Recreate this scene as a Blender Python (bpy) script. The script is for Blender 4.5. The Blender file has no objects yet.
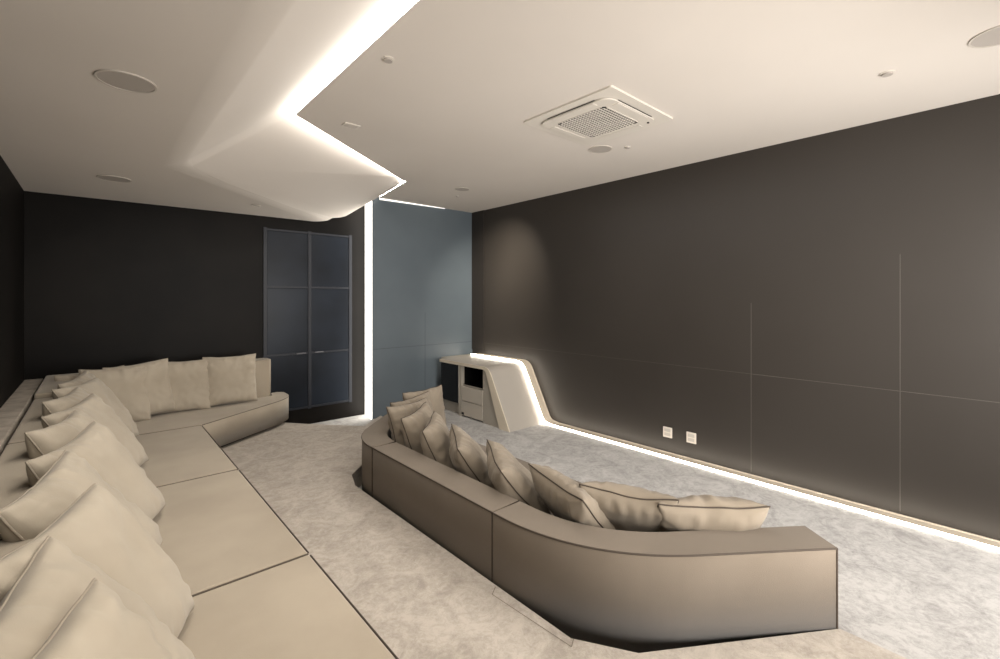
import bpy, bmesh, math, random
from mathutils import Vector, Matrix, noise
sc = bpy.context.scene
C = sc.collection
PI = math.pi

# ------------------------------------------------------------------ materials
def mat(name, col, rough=0.6, metal=0.0, spec=0.5, coat=0.0, sheen=0.0):
    m = bpy.data.materials.new(name); m.use_nodes = True
    b = m.node_tree.nodes['Principled BSDF']
    b.inputs['Base Color'].default_value = (*col, 1)
    b.inputs['Roughness'].default_value = rough
    b.inputs['Metallic'].default_value = metal
    b.inputs['Specular IOR Level'].default_value = spec
    b.inputs['Coat Weight'].default_value = coat
    b.inputs['Sheen Weight'].default_value = sheen
    return m
def nd(m, t, **kw):
    n = m.node_tree.nodes.new(t)
    for k, v in kw.items():
        if k in n.inputs.keys(): n.inputs[k].default_value = v
        else: setattr(n, k, v)
    return n
def lk(m, a, ao, b, bi): m.node_tree.links.new(a.outputs[ao], b.inputs[bi])
def noisy(m, c1, c2, scale=5, detail=8, bump=0.0, bscale=200, lo=.35, hi=.65, dist=0.0, bdist=0.002):
    b = m.node_tree.nodes['Principled BSDF']
    tc = nd(m, 'ShaderNodeTexCoord')
    n = nd(m, 'ShaderNodeTexNoise', Scale=scale, Detail=detail, Distortion=dist)
    r = nd(m, 'ShaderNodeValToRGB')
    r.color_ramp.elements[0].position = lo; r.color_ramp.elements[1].position = hi
    r.color_ramp.elements[0].color = (*c1, 1); r.color_ramp.elements[1].color = (*c2, 1)
    lk(m, tc, 'Object', n, 'Vector'); lk(m, n, 'Fac', r, 'Fac'); lk(m, r, 'Color', b, 'Base Color')
    if bump:
        n2 = nd(m, 'ShaderNodeTexNoise', Scale=bscale, Detail=4)
        bp = nd(m, 'ShaderNodeBump', Strength=bump, Distance=bdist)
        lk(m, tc, 'Object', n2, 'Vector'); lk(m, n2, 'Fac', bp, 'Height'); lk(m, bp, 'Normal', b, 'Normal')
    return m
def emis(name, col, s):
    m = bpy.data.materials.new(name); m.use_nodes = True
    nt = m.node_tree; nt.nodes.clear()
    e = nt.nodes.new('ShaderNodeEmission'); o = nt.nodes.new('ShaderNodeOutputMaterial')
    e.inputs[0].default_value = (*col, 1); e.inputs[1].default_value = s
    nt.links.new(e.outputs[0], o.inputs[0]); return m

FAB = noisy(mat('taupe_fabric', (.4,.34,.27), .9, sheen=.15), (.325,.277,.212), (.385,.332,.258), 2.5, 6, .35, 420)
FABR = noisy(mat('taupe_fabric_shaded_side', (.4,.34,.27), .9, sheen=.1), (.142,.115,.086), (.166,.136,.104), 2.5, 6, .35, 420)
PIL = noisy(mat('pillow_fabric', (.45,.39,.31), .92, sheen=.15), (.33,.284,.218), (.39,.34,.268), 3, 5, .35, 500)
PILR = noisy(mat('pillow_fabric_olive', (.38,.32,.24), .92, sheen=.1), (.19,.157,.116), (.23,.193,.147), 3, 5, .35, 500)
PIPEL = mat('tan_piping', (.30,.26,.205), .9)
PIPED = mat('dark_brown_piping', (.045,.032,.022), .8)
SEAM = mat('seam_brown', (.10,.08,.06), .9)  # dark brown line along the module seams
BASEM = mat('black_plinth', (.012,.011,.010), .8)
CEIL = noisy(mat('ceiling_paint', (.7,.66,.6), .8), (.60,.555,.505), (.62,.575,.525), 1.2, 2)
CEILF = mat('ceiling_facet_paint', (.80,.77,.72), .7)
WLEFT = noisy(mat('dark_brown_wall', (.02,.016,.012), .6, spec=.1), (.004,.0033,.0027), (.008,.0066,.0055), 1.6, 6)
WBACK = noisy(mat('dark_bronze_wall', (.03,.025,.02), .5, spec=.12), (.0022,.0017,.0013), (.007,.0056,.0044), 1.4, 6)
BLUE = noisy(mat('blue_grey_panel', (.12,.14,.16), .42), (.088,.110,.127), (.106,.130,.148), 1.1, 3)
GROOVE = mat('panel_groove', (.03,.03,.03), .6)
GROOVEL = mat('panel_groove_light', (.16,.145,.13), .6)
BEIGE = mat('champagne_ribbon', (.46,.40,.32), .45, .1)
CABW = mat('cabinet_greige', (.36,.33,.28), .5)
CABI = mat('black_lacquer', (.006,.006,.006), .25)
STEEL = mat('brushed_trim', (.55,.52,.47), .35, .8)
WHITE = mat('white_plastic', (.62,.58,.52), .5)
GRIL = mat('grille_grey', (.39,.355,.32), .7)
DARK = mat('dark_cavity', (.02,.018,.015), .8)
SOCK = mat('socket_plate', (.60,.55,.49), .4)
STONE = noisy(mat('ledge_stone', (.4,.36,.31), .6), (.30,.26,.215), (.46,.41,.35), 9, 10, dist=1.0)
GLASS = noisy(mat('smoked_glass', (.02,.024,.03), .32, spec=.16), (.008,.010,.014), (.016,.021,.030), 1.5, 3)
GFRAME = mat('bronze_mullion', (.016,.018,.024), .45, .0, .3)
LEDW = emis('led_white', (1,.945,.87), 30)
LEDV = emis('led_wall', (1,.95,.87), 5)
LEDF = emis('led_floor', (1,.91,.78), 14)

# carpet: mottled, vein-like marbling
def carpet(name, ca, cb):
    m = mat(name, ca, .95, spec=.1)
    b = m.node_tree.nodes['Principled BSDF']
    tc = nd(m, 'ShaderNodeTexCoord')
    n1 = nd(m, 'ShaderNodeTexNoise', Scale=5.0, Detail=14, Roughness=.78, Distortion=1.1)
    n2 = nd(m, 'ShaderNodeTexNoise', Scale=26, Detail=12, Roughness=.85, Distortion=.6)
    mx = nd(m, 'ShaderNodeMath', operation='MULTIPLY_ADD'); mx.inputs[1].default_value = .5
    m2 = nd(m, 'ShaderNodeMath', operation='MULTIPLY'); m2.inputs[1].default_value = .5
    r = nd(m, 'ShaderNodeValToRGB')
    r.color_ramp.elements[0].position = .42; r.color_ramp.elements[1].position = .56
    r.color_ramp.elements[0].color = (*ca, 1); r.color_ramp.elements[1].color = (*cb, 1)
    lk(m, tc, 'Object', n1, 'Vector'); lk(m, tc, 'Object', n2, 'Vector')
    lk(m, n2, 'Fac', m2, 0); lk(m, n1, 'Fac', mx, 0)
    m.node_tree.links.new(m2.outputs[0], mx.inputs[2])
    lk(m, mx, 0, r, 'Fac'); lk(m, r, 'Color', b, 'Base Color')
    n3 = nd(m, 'ShaderNodeTexNoise', Scale=160, Detail=4)
    bp = nd(m, 'ShaderNodeBump', Strength=.5, Distance=.004)
    lk(m, tc, 'Object', n3, 'Vector'); lk(m, n3, 'Fac', bp, 'Height'); lk(m, bp, 'Normal', b, 'Normal')
    return m
CARP = carpet('grey_carpet', (.31,.30,.29), (.50,.488,.47))
CARPU = carpet('beige_carpet', (.335,.30,.26), (.49,.445,.39))

# right wall: dark taupe with satin sheen
WR = noisy(mat('satin_taupe_wall', (.07,.06,.05), .5, spec=.4), (.027,.0225,.0185), (.033,.028,.0235), .8, 3)

# ------------------------------------------------------------------ helpers
def obj(name, bm, m, parent=None, smooth=False):
    me = bpy.data.meshes.new(name); 
    bmesh.ops.recalc_face_normals(bm, faces=bm.faces)
    bm.to_mesh(me); bm.free()
    for x in (m if isinstance(m, (list, tuple)) else [m]): me.materials.append(x)
    if smooth:
        for p in me.polygons: p.use_smooth = True
        me.set_sharp_from_angle(angle=math.radians(40))
    o = bpy.data.objects.new(name, me); C.objects.link(o)
    if parent:
        o.parent = parent
        o.matrix_parent_inverse = Matrix.Translation(-parent.location) if parent.type == 'EMPTY' else Matrix()
    return o
def tag(o, label, cat, group=None):
    o['label'] = label; o['category'] = cat
    if group: o['group'] = group
    return o
def thing(name, label, cat, loc=(0,0,0), group=None):
    o = bpy.data.objects.new(name, None); C.objects.link(o); o.location = loc
    o.empty_display_size = .1
    return tag(o, label, cat, group)
def struct(name, bm, m, parent=None, smooth=False):
    o = obj(name, bm, m, parent, smooth)
    if parent is None: o['kind'] = 'structure'
    return o
def box(bm, a, b, bev=0, seg=3):
    x0,y0,z0 = a; x1,y1,z1 = b
    return prism(bm, [(x0,y0),(x1,y0),(x1,y1),(x0,y1)], z0, z1, bev, seg)
def prism(bm, poly, z0, z1, bev=0, seg=3, axis='z', bottom=False):
    """extrude a 2D polygon; axis z: (x,y); axis x: poly is (y,z) between x=z0..z1"""
    def P(p, h): return (p[0], p[1], h) if axis == 'z' else (h, p[0], p[1])
    lo = [bm.verts.new(P(p, z0)) for p in poly]; hi = [bm.verts.new(P(p, z1)) for p in poly]
    n = len(poly); fs = [bm.faces.new(lo[::-1]), bm.faces.new(hi)]
    for i in range(n): fs.append(bm.faces.new((lo[i], lo[(i+1)%n], hi[(i+1)%n], hi[i])))
    if bev:
        es = set()
        for f in fs[1:2] + ([fs[0]] if bottom else []):
            es.update(f.edges)
        for i in range(n):   # sharp verticals
            a = Vector(poly[i-1]) - Vector(poly[i]); b = Vector(poly[(i+1)%n]) - Vector(poly[i])
            if a.length > 1e-6 and b.length > 1e-6 and a.angle(b) < math.radians(150):
                for e in lo[i].link_edges:
                    if e.other_vert(lo[i]) == hi[i]: es.add(e)
        bmesh.ops.bevel(bm, geom=list(es), offset=bev, segments=seg, profile=.5, affect='EDGES', clamp_overlap=True)
    return fs
def fillet(poly, radii, n=8):
    out = []
    N = len(poly)
    for i, p in enumerate(poly):
        r = radii.get(i, 0) if isinstance(radii, dict) else radii
        p = Vector(p)
        if not r: out.append(tuple(p)); continue
        a = Vector(poly[i-1]) - p; b = Vector(poly[(i+1)%N]) - p
        d = min(r, a.length*.49, b.length*.49)
        A = p + a.normalized()*d; B = p + b.normalized()*d
        for k in range(n+1):
            t = k/n
            out.append(tuple(A*(1-t)**2 + p*2*t*(1-t) + B*t*t))
    return out
def tube(bm, pts, r, seg=6, closed=False):
    pts = [Vector(p) for p in pts]; n = len(pts); rings = []
    for i, p in enumerate(pts):
        if closed: d = pts[(i+1)%n] - pts[i-1]
        else: d = pts[min(i+1,n-1)] - pts[max(i-1,0)]
        if d.length < 1e-9: d = Vector((0,0,1))
        d.normalize(); up = Vector((0,0,1)) if abs(d.z) < .9 else Vector((1,0,0))
        s = d.cross(up).normalized(); u = s.cross(d)
        rings.append([bm.verts.new(p + (s*math.cos(2*PI*k/seg) + u*math.sin(2*PI*k/seg))*r) for k in range(seg)])
    for i in range(n if closed else n-1):
        A, B = rings[i], rings[(i+1)%n]
        for k in range(seg): bm.faces.new((A[k], A[(k+1)%seg], B[(k+1)%seg], B[k]))
    if not closed:
        bm.faces.new(rings[0][::-1]); bm.faces.new(rings[-1])
def disc(bm, c, r, z0, z1, n=40, bev=0):
    prism(bm, [(c[0]+r*math.cos(2*PI*k/n), c[1]+r*math.sin(2*PI*k/n)) for k in range(n)], z0, z1)
def ring(bm, c, r0, r1, z0, z1, n=48):
    vs = []
    for k in range(n):
        a = 2*PI*k/n; cx, cy = math.cos(a), math.sin(a)
        vs.append([bm.verts.new((c[0]+r*cx, c[1]+r*cy, z)) for r, z in ((r0,z0),(r1,z0),(r1,z1),(r0,z1))])
    for k in range(n):
        A, B = vs[k], vs[(k+1)%n]
        for j in range(4): bm.faces.new((A[j], A[(j+1)%4], B[(j+1)%4], B[j]))

# ------------------------------------------------------------------ room
H, HL, ZP = 2.64, 2.31, .15        # high ceiling, lowered ceiling, raised floor
XL, XR, YB, YBL, YN = -.43, 3.975, 5.05, 5.33, -1.8
EX = 2.46                          # left end of the blue-grey wall

bm = bmesh.new(); box(bm, (XL-.1,YN-.1,-.1), (XR+.1,YBL+.1,0)); struct('floor', bm, CARP)
bm = bmesh.new()
plat = [(XL,YN),(2.17,YN),(2.17,.445),(1.475,.90),(1.348,1.11),(1.338,3.0),(1.40,3.20),(2.30,4.06),(2.34,4.60),(2.197,4.486),
        (2.033,4.33),(1.63,4.79),(1.479,4.99),(1.25,YBL),(XL,YBL)]
prism(bm, plat, .0, ZP); struct('floor_raised', bm, CARPU)
# carpet joint lines beside the sofa recess
def seamline(pts, z, w, m, name):
    bm = bmesh.new()
    for a, b in zip(pts, pts[1:]):
        a = Vector(a); b = Vector(b); d = (b-a).normalized(); s = Vector((-d.y, d.x))*w/2
        v = [bm.verts.new((*p, z)) for p in (a+s, b+s, b-s, a-s)]; bm.faces.new(v)
    return struct(name, bm, m)
seamline([(1.352,1.10),(1.315,1.08),(1.29,1.50),(1.335,1.53)], ZP+.0015, .003, mat('carpet_joint', (.16,.13,.10), .9), 'trim_1')

# walls
bm = bmesh.new(); box(bm, (XL-.12,YN,0), (XL,YBL+.12,H+.2)); struct('wall_left', bm, WLEFT)
bm = bmesh.new(); box(bm, (XL,YBL,0), (XR+.12,YBL+.12,H+.2)); struct('wall_far', bm, WBACK)
bm = bmesh.new(); box(bm, (XR,YN,0), (XR+.12,YBL,H+.2))
w = struct('wall_right', bm, WR)
bm = bmesh.new(); box(bm, (XL-.12,YN-.12,0), (XR+.12,YN,H+.2)); struct('wall_near', bm, mat('near_wall_paint', (.20,.18,.16), .7))
bm = bmesh.new(); prism(bm, [(EX,YB),(XR,YB),(XR,YBL),(2.51,YBL)], 0, H+.1); struct('wall_panelled', bm, BLUE)
# panel grooves on walls
bm = bmesh.new()
for y, zt in ((1.402,1.40),(.488,1.73),(-.43,1.73),(-1.34,1.73)):
    box(bm, (XR-.0015,y-.0020,.03), (XR+.001,y+.0020,zt))
box(bm, (XR-.0015,YN,.8225), (XR+.001,1.402,.826)); box(bm, (XR-.001,1.402,.8235), (XR+.001,4.78,.8255))
struct('trim_2', bm, mat('fine_groove', (.085,.076,.066), .5))
bm = bmesh.new()
box(bm, (EX+.01,YB-.0015,.825), (XR,YB+.001,.831)); box(bm, (3.193,YB-.0015,0), (3.198,YB+.001,1.25))
struct('trim_3', bm, mat('blue_groove', (.05,.06,.07), .5))
# dark vertical strip in the far right corner
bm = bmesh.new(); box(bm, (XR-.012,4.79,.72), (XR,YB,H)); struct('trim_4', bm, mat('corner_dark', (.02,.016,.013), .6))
# stone ledge along the left wall
bm = bmesh.new(); box(bm, (XL,YN,ZP), (-.318,YBL,.775), .006, 2); struct('trim_5', bm, STONE)

# ceiling (one continuous plastered surface: lowered left part, folded facets, high right slab)
R = .10
E0,E1,E2,E3 = (.975,YN),(.985,3.117),(2.404,4.163),(2.545,YB)
bm = bmesh.new()
V = {}
def v(k, x, y, z): V[k] = bm.verts.new((x,y,z)); return V[k]
v('a',XL,YN,HL); v('b',.41,YN,HL); v('c',.40,3.70,HL); v('d',1.95,YBL,HL+.01); v('e',XL,YBL,HL)
v('f',1.02,YN,H+R); v('g',1.03,3.10,H+R); v('h',2.46,4.15,H+.045); v('i',2.62,YBL,H+.05); v('j',2.19,YBL,2.40)
faces = [('a','b','c','e'),('e','c','d')]
for f in faces: bm.faces.new([V[k] for k in f])
f1 = bm.faces.new([V[k] for k in ('b','f','g','c')]); f2 = bm.faces.new([V[k] for k in ('c','g','h')])
f3 = bm.faces.new([V[k] for k in ('c','h','j')]); bm.faces.new([V[k] for k in ('h','i','j')]); bm.faces.new([V[k] for k in ('c','j','d')])
def edge(a, b): return bm.edges.get((V[a], V[b]))
bmesh.ops.bevel(bm, geom=[edge('b','c'), edge('c','d'), edge('c','g'), edge('c','j'), edge('h','j')], offset=.07, segments=6, profile=.5, affect='EDGES', clamp_overlap=True)
for f in bm.faces: f.material_index = 0
# high slab
def addprism(bm, poly, z0, z1): prism(bm, poly, z0, z1)
addprism(bm, [E0,(XR,YN),(XR,YBL),(E3[0],YBL),E3,E2,E1], H, H+R-.01)
# cover over everything so that no light leaks
addprism(bm, [(XL,YN),(XR+.1,YN),(XR+.1,YBL+.1),(XL,YBL+.1)], H+R+.03, H+R+.08)
ce = struct('ceiling', bm, CEIL)
m_ = ce.modifiers.new('n', 'WEIGHTED_NORMAL')

# ------------------------------------------------------------------ LED strips
def strip_between(bm, pts, z0, z1, off):
    for (a, b) in zip(pts, pts[1:]):
        a = Vector(a); b = Vector(b); d = (b-a).normalized(); n = Vector((-d.y, d.x))*off
        p = [(*(a+n), z0), (*(b+n), z0), (*(b+n), z1), (*(a+n), z1)]
        bm.faces.new([bm.verts.new(q) for q in p])
bm = bmesh.new(); strip_between(bm, [E0,E1], H+.006, H+.075, .004); strip_between(bm, [E1,E2], H+.006, H+.035, .004); strip_between(bm, [E2,(E3[0]-.01,YB-.05)], H+.004, H+.03, .004)
tag(obj('light_strip', bm, LEDW), 'zigzag white LED light strip tucked in the folded ceiling slot', 'light strip')
bm = bmesh.new(); prism(bm, [(EX-.006,YB+.004),(EX,YB+.004),(2.503,YBL-.02),(2.495,YBL-.02)], 0, 2.68)
tag(obj('light_strip', bm, LEDV), 'vertical white LED light strip on the far wall beside blue-grey panels', 'light strip')

bm = bmesh.new()  # added glowing wedge imitating the bright ceiling edge above the blue-grey panels
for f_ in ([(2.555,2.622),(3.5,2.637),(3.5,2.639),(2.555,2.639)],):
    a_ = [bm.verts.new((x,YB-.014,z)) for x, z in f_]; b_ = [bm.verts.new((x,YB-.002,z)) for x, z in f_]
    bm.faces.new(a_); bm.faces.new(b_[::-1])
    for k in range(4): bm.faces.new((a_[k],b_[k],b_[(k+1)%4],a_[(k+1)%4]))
tag(obj('light_strip', bm, emis('added_glow', (1,.95,.88), 1.6)), 'added faint horizontal glow strip where blue-grey panels meet the ceiling', 'light strip')
# ribbon along right wall floor and over the cabinet: profile in (y,z)
rib = [(4.9,.668),(3.916,.668),(3.572,.022),(3.45,.004),(YN,.004)]
def fil_open(pts, radii, n=10):
    out = []
    for i, p in enumerate(pts):
        r = radii.get(i, 0); p = Vector(p)
        if not r: out.append(p); continue
        A = p + (Vector(pts[i-1])-p).normalized()*r; B = p + (Vector(pts[i+1])-p).normalized()*r
        for k in range(n+1):
            t = k/n; out.append(A*(1-t)**2 + p*2*t*(1-t) + B*t*t)
    return out
path = fil_open(rib, {1:.10, 2:.06})
def normals(path):
    ns = []
    for i in range(len(path)):
        d = (path[min(i+1,len(path)-1)] - path[max(i-1,0)]).normalized()
        ns.append(Vector((d.y, -d.x)) if (d.y*0 - d.x) > -1e9 else None)
    return ns
NN = normals(path)
NN = [n if (n.y > 0 or (abs(n.y) < 1e-6) or n.x < 0 and n.y > -.01) else -n for n in NN]
def sweep(bm, sect):
    """sect: list of (x, offset along normal)"""
    rows = []
    for p, n in zip(path, NN):
        rows.append([bm.verts.new((x, p.x + n.x*o, p.y + n.y*o)) for x, o in sect])
    L = len(sect)
    for a, b in zip(rows, rows[1:]):
        for k in range(L): bm.faces.new((a[k], a[(k+1)%L], b[(k+1)%L], b[k]))
    bm.faces.new(rows[0][::-1]); bm.faces.new(rows[-1])
rb = thing('floor_light_ribbon', 'champagne coloured lit ribbon running along right wall base and over cabinet', 'light ribbon', (3.9,1,0))
bm = bmesh.new(); sweep(bm, [(XR-.002,-.006),(XR-.125,-.006),(XR-.125,.000),(XR-.016,.003),(XR-.012,.009),(XR-.002,.009)])
obj('metal_trim', bm, BEIGE, rb)
bm = bmesh.new(); sweep(bm, [(XR-.126,-.006),(XR-.144,-.006),(XR-.142,.012),(XR-.126,.012)])
obj('light_diffuser', bm, LEDF, rb)

# ------------------------------------------------------------------ cabinet
FX = 3.33
cab = thing('media_cabinet', 'low cabinet with slanted end panel and open black niche in far right corner', 'cabinet', (3.65,4.4,0))
CE = 4.90
outer = [(CE,.655),(3.925,.655),(3.575,0),(3.74,0),(3.985,.62),(CE,.62)]
po = fillet(outer, {1:.10, 4:.05}, 10)
bm = bmesh.new(); prism(bm, po, FX-.012, FX, axis='x'); fb = obj('edge_band', bm, mat('cream_edge', (.62,.55,.44), .4), cab); fb['label'] = 'cream coloured front edge'
bm = bmesh.new(); prism(bm, po, FX, XR-.003, axis='x'); obj('slanted_shell', bm, mat('shell_panel', (.36,.33,.29), .42), cab)
bm = bmesh.new()
prism(bm, [(3.75,.0),(4.03,.0),(4.03,.615),(3.975,.615)], FX+.012, XR-.02, axis='x')
obj('side_panel', bm, CABW, cab)
bm = bmesh.new()   # carcass: dividers, shelf, back
box(bm, (FX+.012,4.03,.0), (XR-.02,4.05,.615)); box(bm, (FX+.006,4.455,.0), (XR-.02,4.51,.615))
box(bm, (FX+.03,4.05,.375), (XR-.02,4.455,.388)); box(bm, (XR-.35,4.05,.0), (XR-.33,4.455,.615))
box(bm, (FX+.06,4.51,.0), (XR-.02,4.89,.14))
obj('carcass', bm, CABW, cab)
bm = bmesh.new(); box(bm, (FX+.05,4.052,.389), (XR-.352,4.058,.614)); box(bm, (FX+.05,4.447,.389), (XR-.352,4.454,.614)); box(bm, (XR-.356,4.052,.389), (XR-.351,4.454,.614)); box(bm, (FX+.03,4.052,.609), (XR-.351,4.454,.614)); box(bm, (FX+.03,4.052,.389), (XR-.352,4.454,.392))
obj('niche_lining', bm, CABI, cab)
for z0, z1 in ((.198,.368),(.02,.188)):
    bm = bmesh.new(); box(bm, (FX+.008,4.056,z0), (FX+.03,4.450,z1), .002, 1)
    d = obj('drawer', bm, mat('drawer_front', (.46,.42,.36), .45), cab)
bm = bmesh.new(); box(bm, (FX+.0,4.405,.03), (FX+.009,4.445,.055), .002, 1); obj('handle', bm, CABI, cab)
bm = bmesh.new(); box(bm, (FX+.008,4.516,.145), (XR-.05,4.895,.619), .002, 1); dd = obj('door', bm, CABI, cab); dd['label'] = 'glossy black door'
bm = bmesh.new(); box(bm, (FX+.12,4.901,.0), (XR-.003,5.047,.655)); obj('end_panel', bm, CABW, cab)
bm = bmesh.new(); box(bm, (FX-.002,4.500,.15), (FX+.007,4.508,.615)); obj('metal_trim', bm, STEEL, cab)

# ------------------------------------------------------------------ glass doors in the far wall
dr = bpy.data.objects.new('door_1', None); C.objects.link(dr); dr.location = (1.84,YBL,0); dr['kind'] = 'structure'
XS = (1.364,1.83,2.31); ZS = (.20,.815,1.56,2.18)
bm = bmesh.new()
for x in XS: box(bm, (x-.018,YBL-.016,ZS[0]-.02), (x+.018,YBL-.001,ZS[-1]+.02))
for z in ZS: box(bm, (XS[0]-.018,YBL-.014,z-.011), (XS[-1]+.018,YBL-.001,z+.011))
obj('door_frame', bm, GFRAME, dr)
for i in range(2):
    for j in range(3):
        bm = bmesh.new(); box(bm, (XS[i]+.019,YBL-.010,ZS[j]+.012), (XS[i+1]-.019,YBL-.002,ZS[j+1]-.012), .003, 1)
        obj('glass_pane', bm, GLASS, dr)
for s in (-1, 1):
    bm = bmesh.new(); box(bm, (1.83+s*.10-.05,YBL-.034,.812), (1.83+s*.10+.05,YBL-.018,.824), .003, 1)
    obj('door_handle', bm, mat('handle_steel', (.12,.12,.13), .3, .8), dr)

# ------------------------------------------------------------------ wall sockets
for i, (y, lab) in enumerate(((2.12,'square double wall socket, the farther of two low on the dark right wall'),(1.895,'square double wall socket, the nearer of two low on the dark right wall'))):
    s = thing('wall_socket', lab, 'wall socket', (XR,y,.195), 'sockets on the right wall')
    bm = bmesh.new(); box(bm, (XR-.010,y-.044,.195-.047), (XR,y+.044,.195+.047), .004, 2); obj('cover_plate', bm, SOCK, s)
    for dz in (-.019,.019):
        bm = bmesh.new(); box(bm, (XR-.0125,y-.030,.195+dz-.014), (XR-.0095,y+.030,.195+dz+.014), .002, 1)
        f = obj('socket_insert', bm, mat('socket_grey', (.42,.39,.35), .4), s)

# ------------------------------------------------------------------ ceiling fittings
def speaker(x, y, z, r, label, group='round ceiling speakers'):
    t = thing('ceiling_speaker', label, 'speaker', (x,y,z), group)
    bm = bmesh.new(); ring(bm, (x,y), r*.93, r, z-.006, z); obj('rim', bm, mat('speaker_rim', (.50,.46,.41), .6), t)
    bm = bmesh.new(); disc(bm, (x,y), r*.93, z-.004, z); obj('grille', bm, GRIL, t)
speaker(.095, 2.36, HL, .098, 'large round ceiling speaker nearest camera, above the left pillows')
speaker(.105, 4.34, HL, .098, 'round ceiling speaker in the low ceiling near far left corner')
speaker(3.02, 4.02, H, .08, 'small round ceiling speaker near the far right corner')
speaker(3.04, 2.20, H, .092, 'small round ceiling speaker just past the air conditioner')
speaker(3.08, .025, H, .11, 'round ceiling speaker cut by right photo edge')
def small_round(name, x, y, z, r, label, cat, dep=.012):
    t = thing(name, label, cat, (x,y,z))
    bm = bmesh.new(); ring(bm, (x,y), r*.72, r, z-.004, z); obj('rim', bm, WHITE, t)
    bm = bmesh.new(); disc(bm, (x,y), r*.72, z-dep, z, 24); obj('lens', bm, GRIL, t)
small_round('downlight', 1.13, 4.72, HL, .04, 'tiny round downlight in the low ceiling before dark wall', 'downlight', .002)
small_round('ceiling_sensor', 1.10, 2.08, H, .03, 'small round detector beside bright ceiling slot, nearest camera', 'sensor')
small_round('ceiling_sensor', 3.16, 2.025, H, .022, 'tiny round sprinkler cap right of small speaker by air conditioner', 'sensor')
small_round('ceiling_sensor', 3.156, .44, H, .034, 'small round detector high on ceiling at right, near dark wall', 'sensor')
small_round('ceiling_sensor', 3.18, 4.33, H, .02, 'tiny round sprinkler cap below small far ceiling speaker', 'sensor')
t = thing('ceiling_vent', 'small rectangular vent plate in ceiling inside the slot bend', 'vent', (1.35,3.04,H))
def P_(u, v_, z):
    d = 455*(1.44-z)/(v_-298); tt = (u-500)/455
    return d*(.665+.747*tt), d*(.747-.665*tt)
cx, cy = 1.33, 3.05
bm = bmesh.new(); box(bm, (cx-.055,cy-.035,H-.006), (cx+.055,cy+.035,H)); obj('plate', bm, WHITE, t)
bm = bmesh.new()
for k in range(4): box(bm, (cx-.042,cy-.024+k*.014,H-.008), (cx+.042,cy-.018+k*.014,H-.0055))
obj('louver', bm, GRIL, t)

# air conditioner
ax, ay = 2.525, 1.85
ac = thing('air_conditioner', 'square four-way ceiling cassette air conditioner with dark square-hole grille', 'air conditioner', (ax,ay,H))
def rsq(c, h, r, n=8): return fillet([(c[0]-h,c[1]-h),(c[0]+h,c[1]-h),(c[0]+h,c[1]+h),(c[0]-h,c[1]+h)], r, n)
bm = bmesh.new(); prism(bm, rsq((ax,ay), .355, .02), H-.012, H); obj('panel', bm, WHITE, ac)
bm = bmesh.new(); prism(bm, rsq((ax,ay), .283, .09), H-.024, H-.015); obj('inner_panel', bm, WHITE, ac)
for k in range(4):
    a = k*PI/2; ca, sa = math.cos(a), math.sin(a)
    bm = bmesh.new()
    def rp(px, py): return (ax+px*ca-py*sa, ay+px*sa+py*ca)
    prism(bm, [rp(.286,-.19), rp(.292,-.19), rp(.292,.19), rp(.286,.19)], H-.0175, H-.0155)
    obj('air_slot', bm, DARK, ac)
    bm = bmesh.new(); prism(bm, [rp(.232,-.17), rp(.275,-.17), rp(.275,.17), rp(.232,.17)], H-.0265, H-.0235); obj('louver', bm, WHITE, ac)
bm = bmesh.new(); prism(bm, rsq((ax,ay), .195, .03), H-.0245, H-.0235); obj('grille_backing', bm, DARK, ac)
bm = bmesh.new()
g = .195; n = 17
for k in range(n+1):
    o_ = -g + 2*g*k/n
    l = g if abs(o_) < .17 else g-.022
    box(bm, (ax+o_-.0030,ay-l,H-.0275), (ax+o_+.0030,ay+l,H-.0247)); box(bm, (ax-l,ay+o_-.0030,H-.0277), (ax+l,ay+o_+.0030,H-.0248))
obj('grille', bm, WHITE, ac)
bm = bmesh.new(); disc(bm, (ax+.24,ay-.235), .008, H-.030, H-.024, 12); obj('sensor', bm, DARK, ac)

# ------------------------------------------------------------------ sofas
def piping(name, pts, parent, m, r=.0035, closed=False):
    bm = bmesh.new(); tube(bm, pts, r, 6, closed); return obj(name, bm, m, parent, True)
def seat_mod(parent, poly, z0, z1, m, bev=.03):
    bm = bmesh.new(); prism(bm, poly, z0, z1, bev, 4); o = obj('seat', bm, m, parent, True)
    w = o.modifiers.new('w', 'WEIGHTED_NORMAL'); w.keep_sharp = True
    return o
def back_mod(parent, poly, z0, z1, m, bev=.022):
    bm = bmesh.new(); prism(bm, poly, z0, z1, bev, 4); o = obj('backrest', bm, m, parent, True)
    o.modifiers.new('w', 'WEIGHTED_NORMAL'); return o

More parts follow.
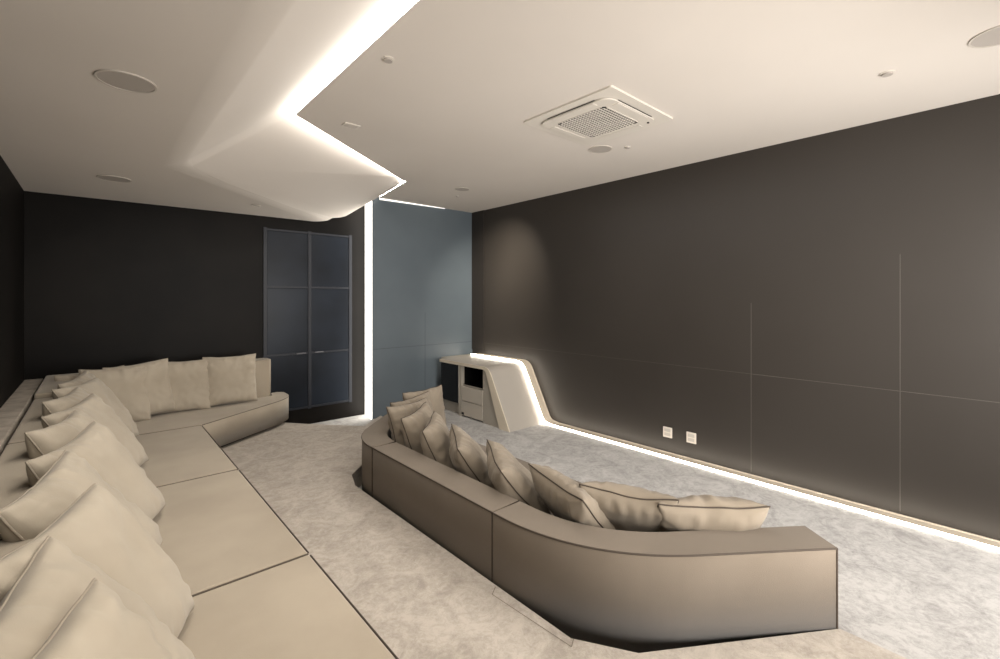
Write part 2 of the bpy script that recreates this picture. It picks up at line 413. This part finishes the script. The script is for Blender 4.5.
SZ, BT = .42, .77
names = ['beige sofa module nearest camera in the long left row', 'beige sofa module second from camera in the long left row', 'beige sofa module just before the angled far corner of left row']
ys = [.65,1.87,3.07,4.33]
for i in range(3):
    y0, y1 = ys[i]+.003, ys[i+1]-.003
    s = thing('sofa_module', names[i], 'sofa', (.15,(y0+y1)/2,ZP), 'beige modular sofa along the left wall')
    seat_mod(s, [(-.10,y0),(.64,y0),(.64,y1),(-.10,y1)], ZP+.04, SZ, FAB, .014)
    back_mod(s, [(-.305,y0),(-.105,y0),(-.105,y1),(-.305,y1)], ZP+.04, BT, FAB, .014)
    bm = bmesh.new(); box(bm, (-.28,y0+.02,ZP), (.60,y1-.02,ZP+.04)); obj('plinth', bm, BASEM, s)
    bm = bmesh.new(); tube(bm, [(.642,y0+.01,SZ-.006),(.642,y1-.01,SZ-.006)], .0035); obj('piping', bm, PIPED, s, True)
    bm = bmesh.new(); tube(bm, [(-.303,y0+.01,BT-.006),(-.303,y1-.01,BT-.006)], .003)
    obj('piping', bm, PIPED, s, True)
    bm = bmesh.new(); tube(bm, [(-.10,y1+.003,SZ-.004),(.638,y1+.003,SZ-.004)], .0035); obj('seam_piping', bm, SEAM, s)
    bm = bmesh.new(); tube(bm, [(-.303,y1+.003,BT-.004),(-.107,y1+.003,BT-.004)], .003); obj('seam_piping', bm, SEAM, s)
s = thing('sofa_module', 'beige corner sofa module against the dark far wall, with angled front', 'sofa', (.6,4.8,ZP), 'beige modular sofa along the left wall')
sp = [(-.10,4.336),(.64,4.336),(1.40,4.86),(1.53,5.02),(1.53,5.30),(1.40,5.30),(1.40,5.125),(-.10,5.125)]
spf = fillet(sp, {2:.10, 3:.12, 4:.05}, 6)
bm = bmesh.new(); prism(bm, spf, ZP+.035, SZ, .014, 4); o = obj('seat', bm, FAB, s, True); o.modifiers.new('w','WEIGHTED_NORMAL')
back_mod(s, fillet([(-.305,4.336),(-.105,4.336),(-.105,5.13),(1.375,5.13),(1.375,5.31),(-.305,5.31)], {3:.03,4:.03}, 5), ZP+.04, BT+.03, FAB, .014)
bm = bmesh.new(); prism(bm, [(-.28,4.36),(.6,4.38),(1.38,4.95),(1.42,5.28),(-.28,5.28)], ZP, ZP+.04); obj('plinth', bm, BASEM, s)
fl = fil_open([(.648,4.345),(1.40,4.86),(1.53,5.02),(1.53,5.26)], {1:.10,2:.12})
piping('piping', [(p.x, p.y-.001, SZ-.006) for p in fl], s, PIPED, .003)

# right sofa: trapezoid, curved back corners
RT = .466; RS = .30
OUT = [(2.185,.44),(1.40,1.015),(1.352,1.15),(1.352,2.95),(1.44,3.13),(2.22,3.86)]
def outer_path(off):
    # outer back contour with rounded corners, offset inward by off
    P0,P1,P2,P3 = Vector((2.165,.452)),Vector((1.352,1.06)),Vector((1.352,3.05)),Vector((2.22,3.84))
    d1 = (P1-P0).normalized(); n1 = Vector((-d1.y,d1.x))*-1
    # inward normals
    n1 = Vector((.599,.801)); n3 = Vector((.673,-.740))
    def line(p, n): return (p+n*off)
    # intersections with x = 1.352+off
    x = 1.352+off
    q0 = P0 + n1*off; dd = P1-P0; t = (x-q0.x)/dd.x; q1 = q0+dd*t
    q3 = P3 + n3*off; dd = P2-P3; t = (x-q3.x)/dd.x; q2 = q3+dd*t
    return [q0,q1,q2,q3]
def rounded(off, r):
    q = outer_path(off); p = fil_open([tuple(a) for a in q], {1:r, 2:r*.55}, 20); out = [p[0]]
    for a, b in zip(p, p[1:]):
        n = max(1, int((b-a).length/.045))
        for k in range(1, n+1): out.append(a+(b-a)*k/n)
    return out
TH = .17
oc = rounded(0, .46); ic = rounded(TH, .34)
def cut(path, ya, yb):
    out = []
    for a, b in zip(path, path[1:]):
        for y in sorted((ya, yb), key=lambda k: (k-a.y)*(1 if b.y > a.y else -1)):
            pass
        pts = [a]
        for y in (ya, yb):
            if (a.y-y)*(b.y-y) < 0: 
                t = (y-a.y)/(b.y-a.y); pts.append(a+(b-a)*t)
        pts.append(b)
        pts.sort(key=lambda p: (p-a).length)
        for p in pts:
            if ya-1e-6 <= p.y <= yb+1e-6 and (not out or (out[-1]-p).length > 1e-4): out.append(p)
    return out
mods = [(-9,1.567,'taupe sofa module with rounded back, nearest camera, of the sunken right sofa'),
        (1.573,2.767,'straight middle taupe module of the sunken sofa in front of cabinet'),
        (2.773,9,'farthest taupe module of sunken sofa, near the vertical light strip')]
RSOFA = []
for ya, yb, lab in mods:
    s = thing('sofa_module', lab, 'sofa', (1.8,max(ya,.5)*.5+min(yb,3.8)*.5,0), 'taupe sunken sofa on the lower floor')
    o_ = cut(oc, ya, yb); i_ = cut(ic, ya, yb)
    poly = [tuple(p) for p in o_] + [tuple(p) for p in i_[::-1]]
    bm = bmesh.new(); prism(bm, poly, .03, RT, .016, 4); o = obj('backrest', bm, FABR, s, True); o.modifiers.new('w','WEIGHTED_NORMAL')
    i2 = cut(rounded(TH+.004, .34), ya, yb)
    sp = [tuple(p) for p in i2]
    xs = 2.25
    y_lo, y_hi = i2[0].y, i2[-1].y
    sp2 = [p for p in sp if p[0] < xs]
    sp2 = sp2 + [(xs, max(y_hi, sp2[-1][1])), (xs, min(y_lo, sp2[0][1]))] if True else sp2
    sp2 = [p for k, p in enumerate(sp2) if k == 0 or (Vector(p)-Vector(sp2[k-1])).length > 1e-3]
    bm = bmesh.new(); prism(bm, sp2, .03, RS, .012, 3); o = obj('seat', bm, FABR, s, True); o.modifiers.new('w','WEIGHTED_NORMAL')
    # dark piping round the top outer edge and module ends
    bm = bmesh.new()
    pts = [(p.x, p.y, RT-.004) for p in o_]
    tube(bm, pts, .0042)
    if ya > 0: tube(bm, [(o_[0].x, o_[0].y, .03), (o_[0].x, o_[0].y, RT-.004), (i_[0].x, i_[0].y, RT-.001)], .0032)
    if ya < 0:
        tube(bm, [(o_[0].x, o_[0].y, .03), (o_[0].x, o_[0].y, RT-.004), (i_[0].x, i_[0].y, RT-.004)], .0040)
    obj('piping', bm, PIPED, s, True)
    bm = bmesh.new(); 
    cx_ = sum(p[0] for p in sp2)/len(sp2); cy_ = sum(p[1] for p in sp2)/len(sp2)
    prism(bm, [(cx_+(p[0]-cx_)*.93, cy_+(p[1]-cy_)*.93) for p in sp2], 0, .03); obj('plinth', bm, BASEM, s)

# ------------------------------------------------------------------ pillows
def pillow_mesh(seed, w, h, T, slump=0.0, N=44, ear=.05):
    rnd = random.Random(seed); off = Vector((seed*7.3, seed*3.1, 0))
    bm = bmesh.new()
    rim = {}
    def pt(i, j, side):
        u = -1+2*i/N; v_ = -1+2*j/N
        # denser near the rim
        u = math.sin(u*PI/2)*.55+u*.45; v_ = math.sin(v_*PI/2)*.55+v_*.45
        x = u*w/2*(1-ear*(1-v_*v_)*abs(u)**3); y = v_*h/2*(1-ear*(1-u*u)*abs(v_)**3)
        prof = ((1-abs(u)**2.4)*(1-abs(v_)**2.4))
        z = T/2*max(prof, 0)**.42
        # pinched folds along the seams
        e = 1-min(1, max(0, prof))
        q = Vector((u*1.3, v_*1.3, side*3.0))+off
        z += side*0
        wr = noise.noise(q*1.5)*.012 + noise.noise(q*4.0)*.003
        rad = math.atan2(v_, u)
        wr2 = math.sin(rad*17+noise.noise(q*1.5)*5)*.0045*e**1.5
        env = min(1, prof*3.0)
        z = z + (wr*env + wr2*env**.5)
        fo = noise.noise(Vector((u*6, side*2, 3))+off)*math.exp(-(1-abs(v_))*4.5) + noise.noise(Vector((v_*6, side*2, 8))+off)*math.exp(-(1-abs(u))*4.5)
        fo += noise.noise(Vector((u*13, side*2, 5))+off)*.5*math.exp(-(1-abs(v_))*8)+ noise.noise(Vector((v_*13, side*2, 6))+off)*.5*math.exp(-(1-abs(u))*8)
        z += fo*(.011 if v_ < -.3 else .021)*min(1, e*1.4)*min(1, prof*6)
        zz = side*z
        # slouch: top part sinks, body bends
        zz += slump*(v_+1)**2*.03 - slump*.02*math.cos(u*2)
        zz += noise.noise(Vector((u*.9, v_*.9, 9))+off)*.012
        y -= slump*.02*(1-abs(u))*(1 if v_ > 0 else 0)*v_
        x += noise.noise(Vector((u*2, v_*2, 4))+off)*.008
        y += noise.noise(Vector((u*3, v_*3, 14))+off)*.006
        return Vector((x, y, zz))
    g = {}
    for side in (1, -1):
        for i in range(N+1):
            for j in range(N+1):
                b_ = i in (0, N) or j in (0, N)
                if b_ and side == -1: g[(i,j,-1)] = g[(i,j,1)]; continue
                p = pt(i, j, side)
                if b_:
                    q = pt(i, j, -1); p = (p+q)/2
                g[(i,j,side)] = bm.verts.new(p)
    for side in (1, -1):
        for i in range(N):
            for j in range(N):
                f = [g[(i,j,side)], g[(i+1,j,side)], g[(i+1,j+1,side)], g[(i,j+1,side)]]
                bm.faces.new(f if side == 1 else f[::-1])
    loop = [(i,0) for i in range(N)] + [(N,j) for j in range(N)] + [(i,N) for i in range(N,0,-1)] + [(0,j) for j in range(N,0,-1)]
    rimpts = [g[(i,j,1)].co.copy() for i, j in loop]
    bp = bmesh.new(); tube(bp, rimpts, .0034, 6, True)
    return bm, bp
PROTO = {}
def proto(kind, seed, w, h, T, slump):
    key = (kind, seed, w, h, T, slump)
    if key not in PROTO:
        bm, bp = pillow_mesh(seed, w, h, T, slump)
        ms = []
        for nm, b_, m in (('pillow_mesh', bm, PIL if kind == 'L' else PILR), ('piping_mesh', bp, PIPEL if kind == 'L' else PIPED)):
            me = bpy.data.meshes.new(nm); b_.to_mesh(me); b_.free(); me.materials.append(m)
            for p in me.polygons: p.use_smooth = True
            ms.append(me)
        PROTO[key] = ms
    return PROTO[key]
def place_pillow(kind, seed, center, out, lean, roll, label, group, w=.49, h=.49, T=.19, slump=.5):
    """out = direction (deg, 0 = +X) the front faces; lean = degrees tipped back; roll = in-plane"""
    mc, mp = proto(kind, seed, w, h, T, slump)
    o = bpy.data.objects.new('throw_pillow', mc); C.objects.link(o)
    p = bpy.data.objects.new('piping', mp); C.objects.link(p); p.parent = o
    a = math.radians(out)
    # local: x width, y up, z front
    zf = Vector((math.cos(a), math.sin(a), 0)); up = Vector((0,0,1)); xw = up.cross(zf)
    M = Matrix((xw, up, zf)).transposed()
    M = M @ Matrix.Rotation(math.radians(-lean), 3, 'X') @ Matrix.Rotation(math.radians(roll), 3, 'Z')
    o.matrix_world = Matrix.Translation(center) @ M.to_4x4()
    o.rotation_mode = 'XYZ'
    tag(o, label, 'pillow', group)
    return o

GL = 'beige throw pillows lined up on the left sofa'
ords = ['first','second','third','fourth','fifth','sixth','seventh','eighth','ninth','tenth','eleventh']
LP = [  # near-top corner y, yaw, lean, x shift, roll
    (.72,-20,36,-.03,-3),(1.00,-16,38,-.055,3),(1.34,-21,36,-.025,-1),(1.80,-15,38,-.055,3),(2.24,-22,36,-.02,2),
    (2.66,-15,38,-.065,-2),(3.06,-22,37,-.025,2),(3.46,-15,38,-.065,0),(3.82,-21,36,-.025,-2),(4.20,-16,37,-.04,3)]
for i, (yn, yaw, lean, dx, roll) in enumerate(LP):
    place_pillow('L', 1+(i+1)%6, (.028+dx, yn+.24, .642), yaw, lean+3, roll,
                 'beige throw pillow, %s from the camera in the left row' % ords[i], GL, w=.50, h=.50, T=.20)
FP = [((.975,5.00,.655),-90,12,0,'beige throw pillow on far end, rightmost against the dark wall'),
      ((.585,4.99,.645),-92,12,-1,'beige throw pillow on far sofa, second from right against dark wall'),
      ((.29,4.90,.66),-75,14,4,'beige throw pillow on far sofa, third from right, corner peaking up'),
      ((.125,4.83,.645),-78,16,-2,'beige throw pillow on far sofa, fourth from right beside left row'),
      ((.0,4.93,.625),-70,18,3,'beige throw pillow deepest in the far left sofa corner')]
for i, (c, a, l, r, lab) in enumerate(FP):
    place_pillow('L', 2+i, c, a, l, r, lab, GL, w=.45, h=.46, T=.17, slump=.2)

GR = 'taupe throw pillows on the sunken right sofa'
RP = [ # center, out, lean, roll, w, h
    ((2.10,3.34,.45),-80,14,0,.44,.42,'greyish throw pillow at far end of sunken sofa, its broad face to the right'),
    ((1.92,3.20,.43),-78,20,3,.42,.42,'small-looking taupe throw pillow partly hidden, second from far end'),
    ((1.79,3.00,.43),-70,26,-3,.44,.44,'puffy taupe throw pillow, third from far end of sunken sofa'),
    ((1.75,2.78,.43),-58,28,4,.42,.44,'taupe throw pillow, fourth from far end, above the far module seam'),
    ((1.71,2.50,.43),-46,32,4,.40,.44,'taupe throw pillow turned away, fifth from far end, dark piping corner'),
    ((1.71,2.17,.425),-36,40,7,.40,.44,'plump taupe throw pillow, sixth from far end of sunken sofa'),
    ((1.70,1.78,.42),-34,44,5,.42,.45,'taupe throw pillow at nearer module seam, dark piping facing camera'),
    ((1.73,1.39,.41),-16,48,5,.42,.46,'taupe throw pillow in front of the curved corner of sunken sofa'),
    ((1.86,1.19,.41),27,48,3,.42,.46,'taupe throw pillow second from near end, wide dark piping edge'),
    ((2.04,.93,.405),46,50,0,.46,.42,'taupe throw pillow nearest the camera end of sunken sofa'),
]
for i, (c, a, l, r, w_, h_, lab) in enumerate(RP):
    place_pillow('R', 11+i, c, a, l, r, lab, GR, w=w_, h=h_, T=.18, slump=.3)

# ------------------------------------------------------------------ lights
def area(name, loc, rot, size, e, col=(1,.93,.84), sy=None, spread=None):
    l = bpy.data.lights.new(name, 'AREA'); l.energy = e; l.color = col; l.size = size
    if sy: l.shape = 'RECTANGLE'; l.size_y = sy
    if spread: l.spread = spread
    o = bpy.data.objects.new(name, l); C.objects.link(o); o.location = loc; o.rotation_euler = rot
    return o
def aim(o, tgt):
    d = Vector(tgt)-o.location; o.rotation_euler = d.to_track_quat('-Z','Y').to_euler()
k = area('added_fill', (1.4,-1.2,2.3), (0,0,0), 1.2, 24, (1,.94,.87)); aim(k, (1.2,2.0,.3))  # added fill from behind the camera
k = area('added_fill', (2.5,2.0,2.6), (0,0,0), .8, 22, (1,.96,.92), 3.2)  # added fill below the high ceiling, no fixture there
k = area('added_fill', (.6,1.6,2.28), (0,0,0), .5, 17, (1,.94,.86), 2.8)  # added fill over the left sofa, no fixture there
k = area('added_fill', (3.0,-1.0,1.5), (0,0,0), .7, 52, (1,.96,.92)); aim(k, (3.97,-.1,1.1))  # added to brighten the near end of the right wall
k = area('added_fill', (1.9,-.7,.8), (0,0,0), 1.4, 36, (1,.95,.90), 1.4, math.radians(120)); aim(k, (2.7,4.2,2.5))  # added unseen uplight for the high ceiling
k = area('added_fill', (.3,-1.2,1.0), (0,0,0), .8, 16, (1,.94,.87)); aim(k, (.1,1.5,2.3))  # added unseen uplight for the lowered ceiling
k = area('added_fill', (3.02,3.85,2.6), (0,0,0), .15, 9, (1,.90,.76), .15, math.radians(75)); aim(k, (3.975,4.45,1.55))  # added warm wash on the right wall near the far corner
w = bpy.data.worlds.new('World'); sc.world = w; w.use_nodes = True
w.node_tree.nodes['Background'].inputs[0].default_value = (.9,.85,.8,1)
w.node_tree.nodes['Background'].inputs[1].default_value = .3

# ------------------------------------------------------------------ camera
cam = bpy.data.cameras.new('Camera'); co = bpy.data.objects.new('Camera', cam); C.objects.link(co)
cam.sensor_width = 36; cam.lens = 455/1000*36; cam.shift_y = -31.5/1000; cam.clip_start = .02
co.location = (0,0,1.44); co.rotation_euler = (PI/2, 0, -math.atan2(.665,.747))
sc.camera = co
sc.view_settings.view_transform = 'Standard'
sc.view_settings.exposure = .42
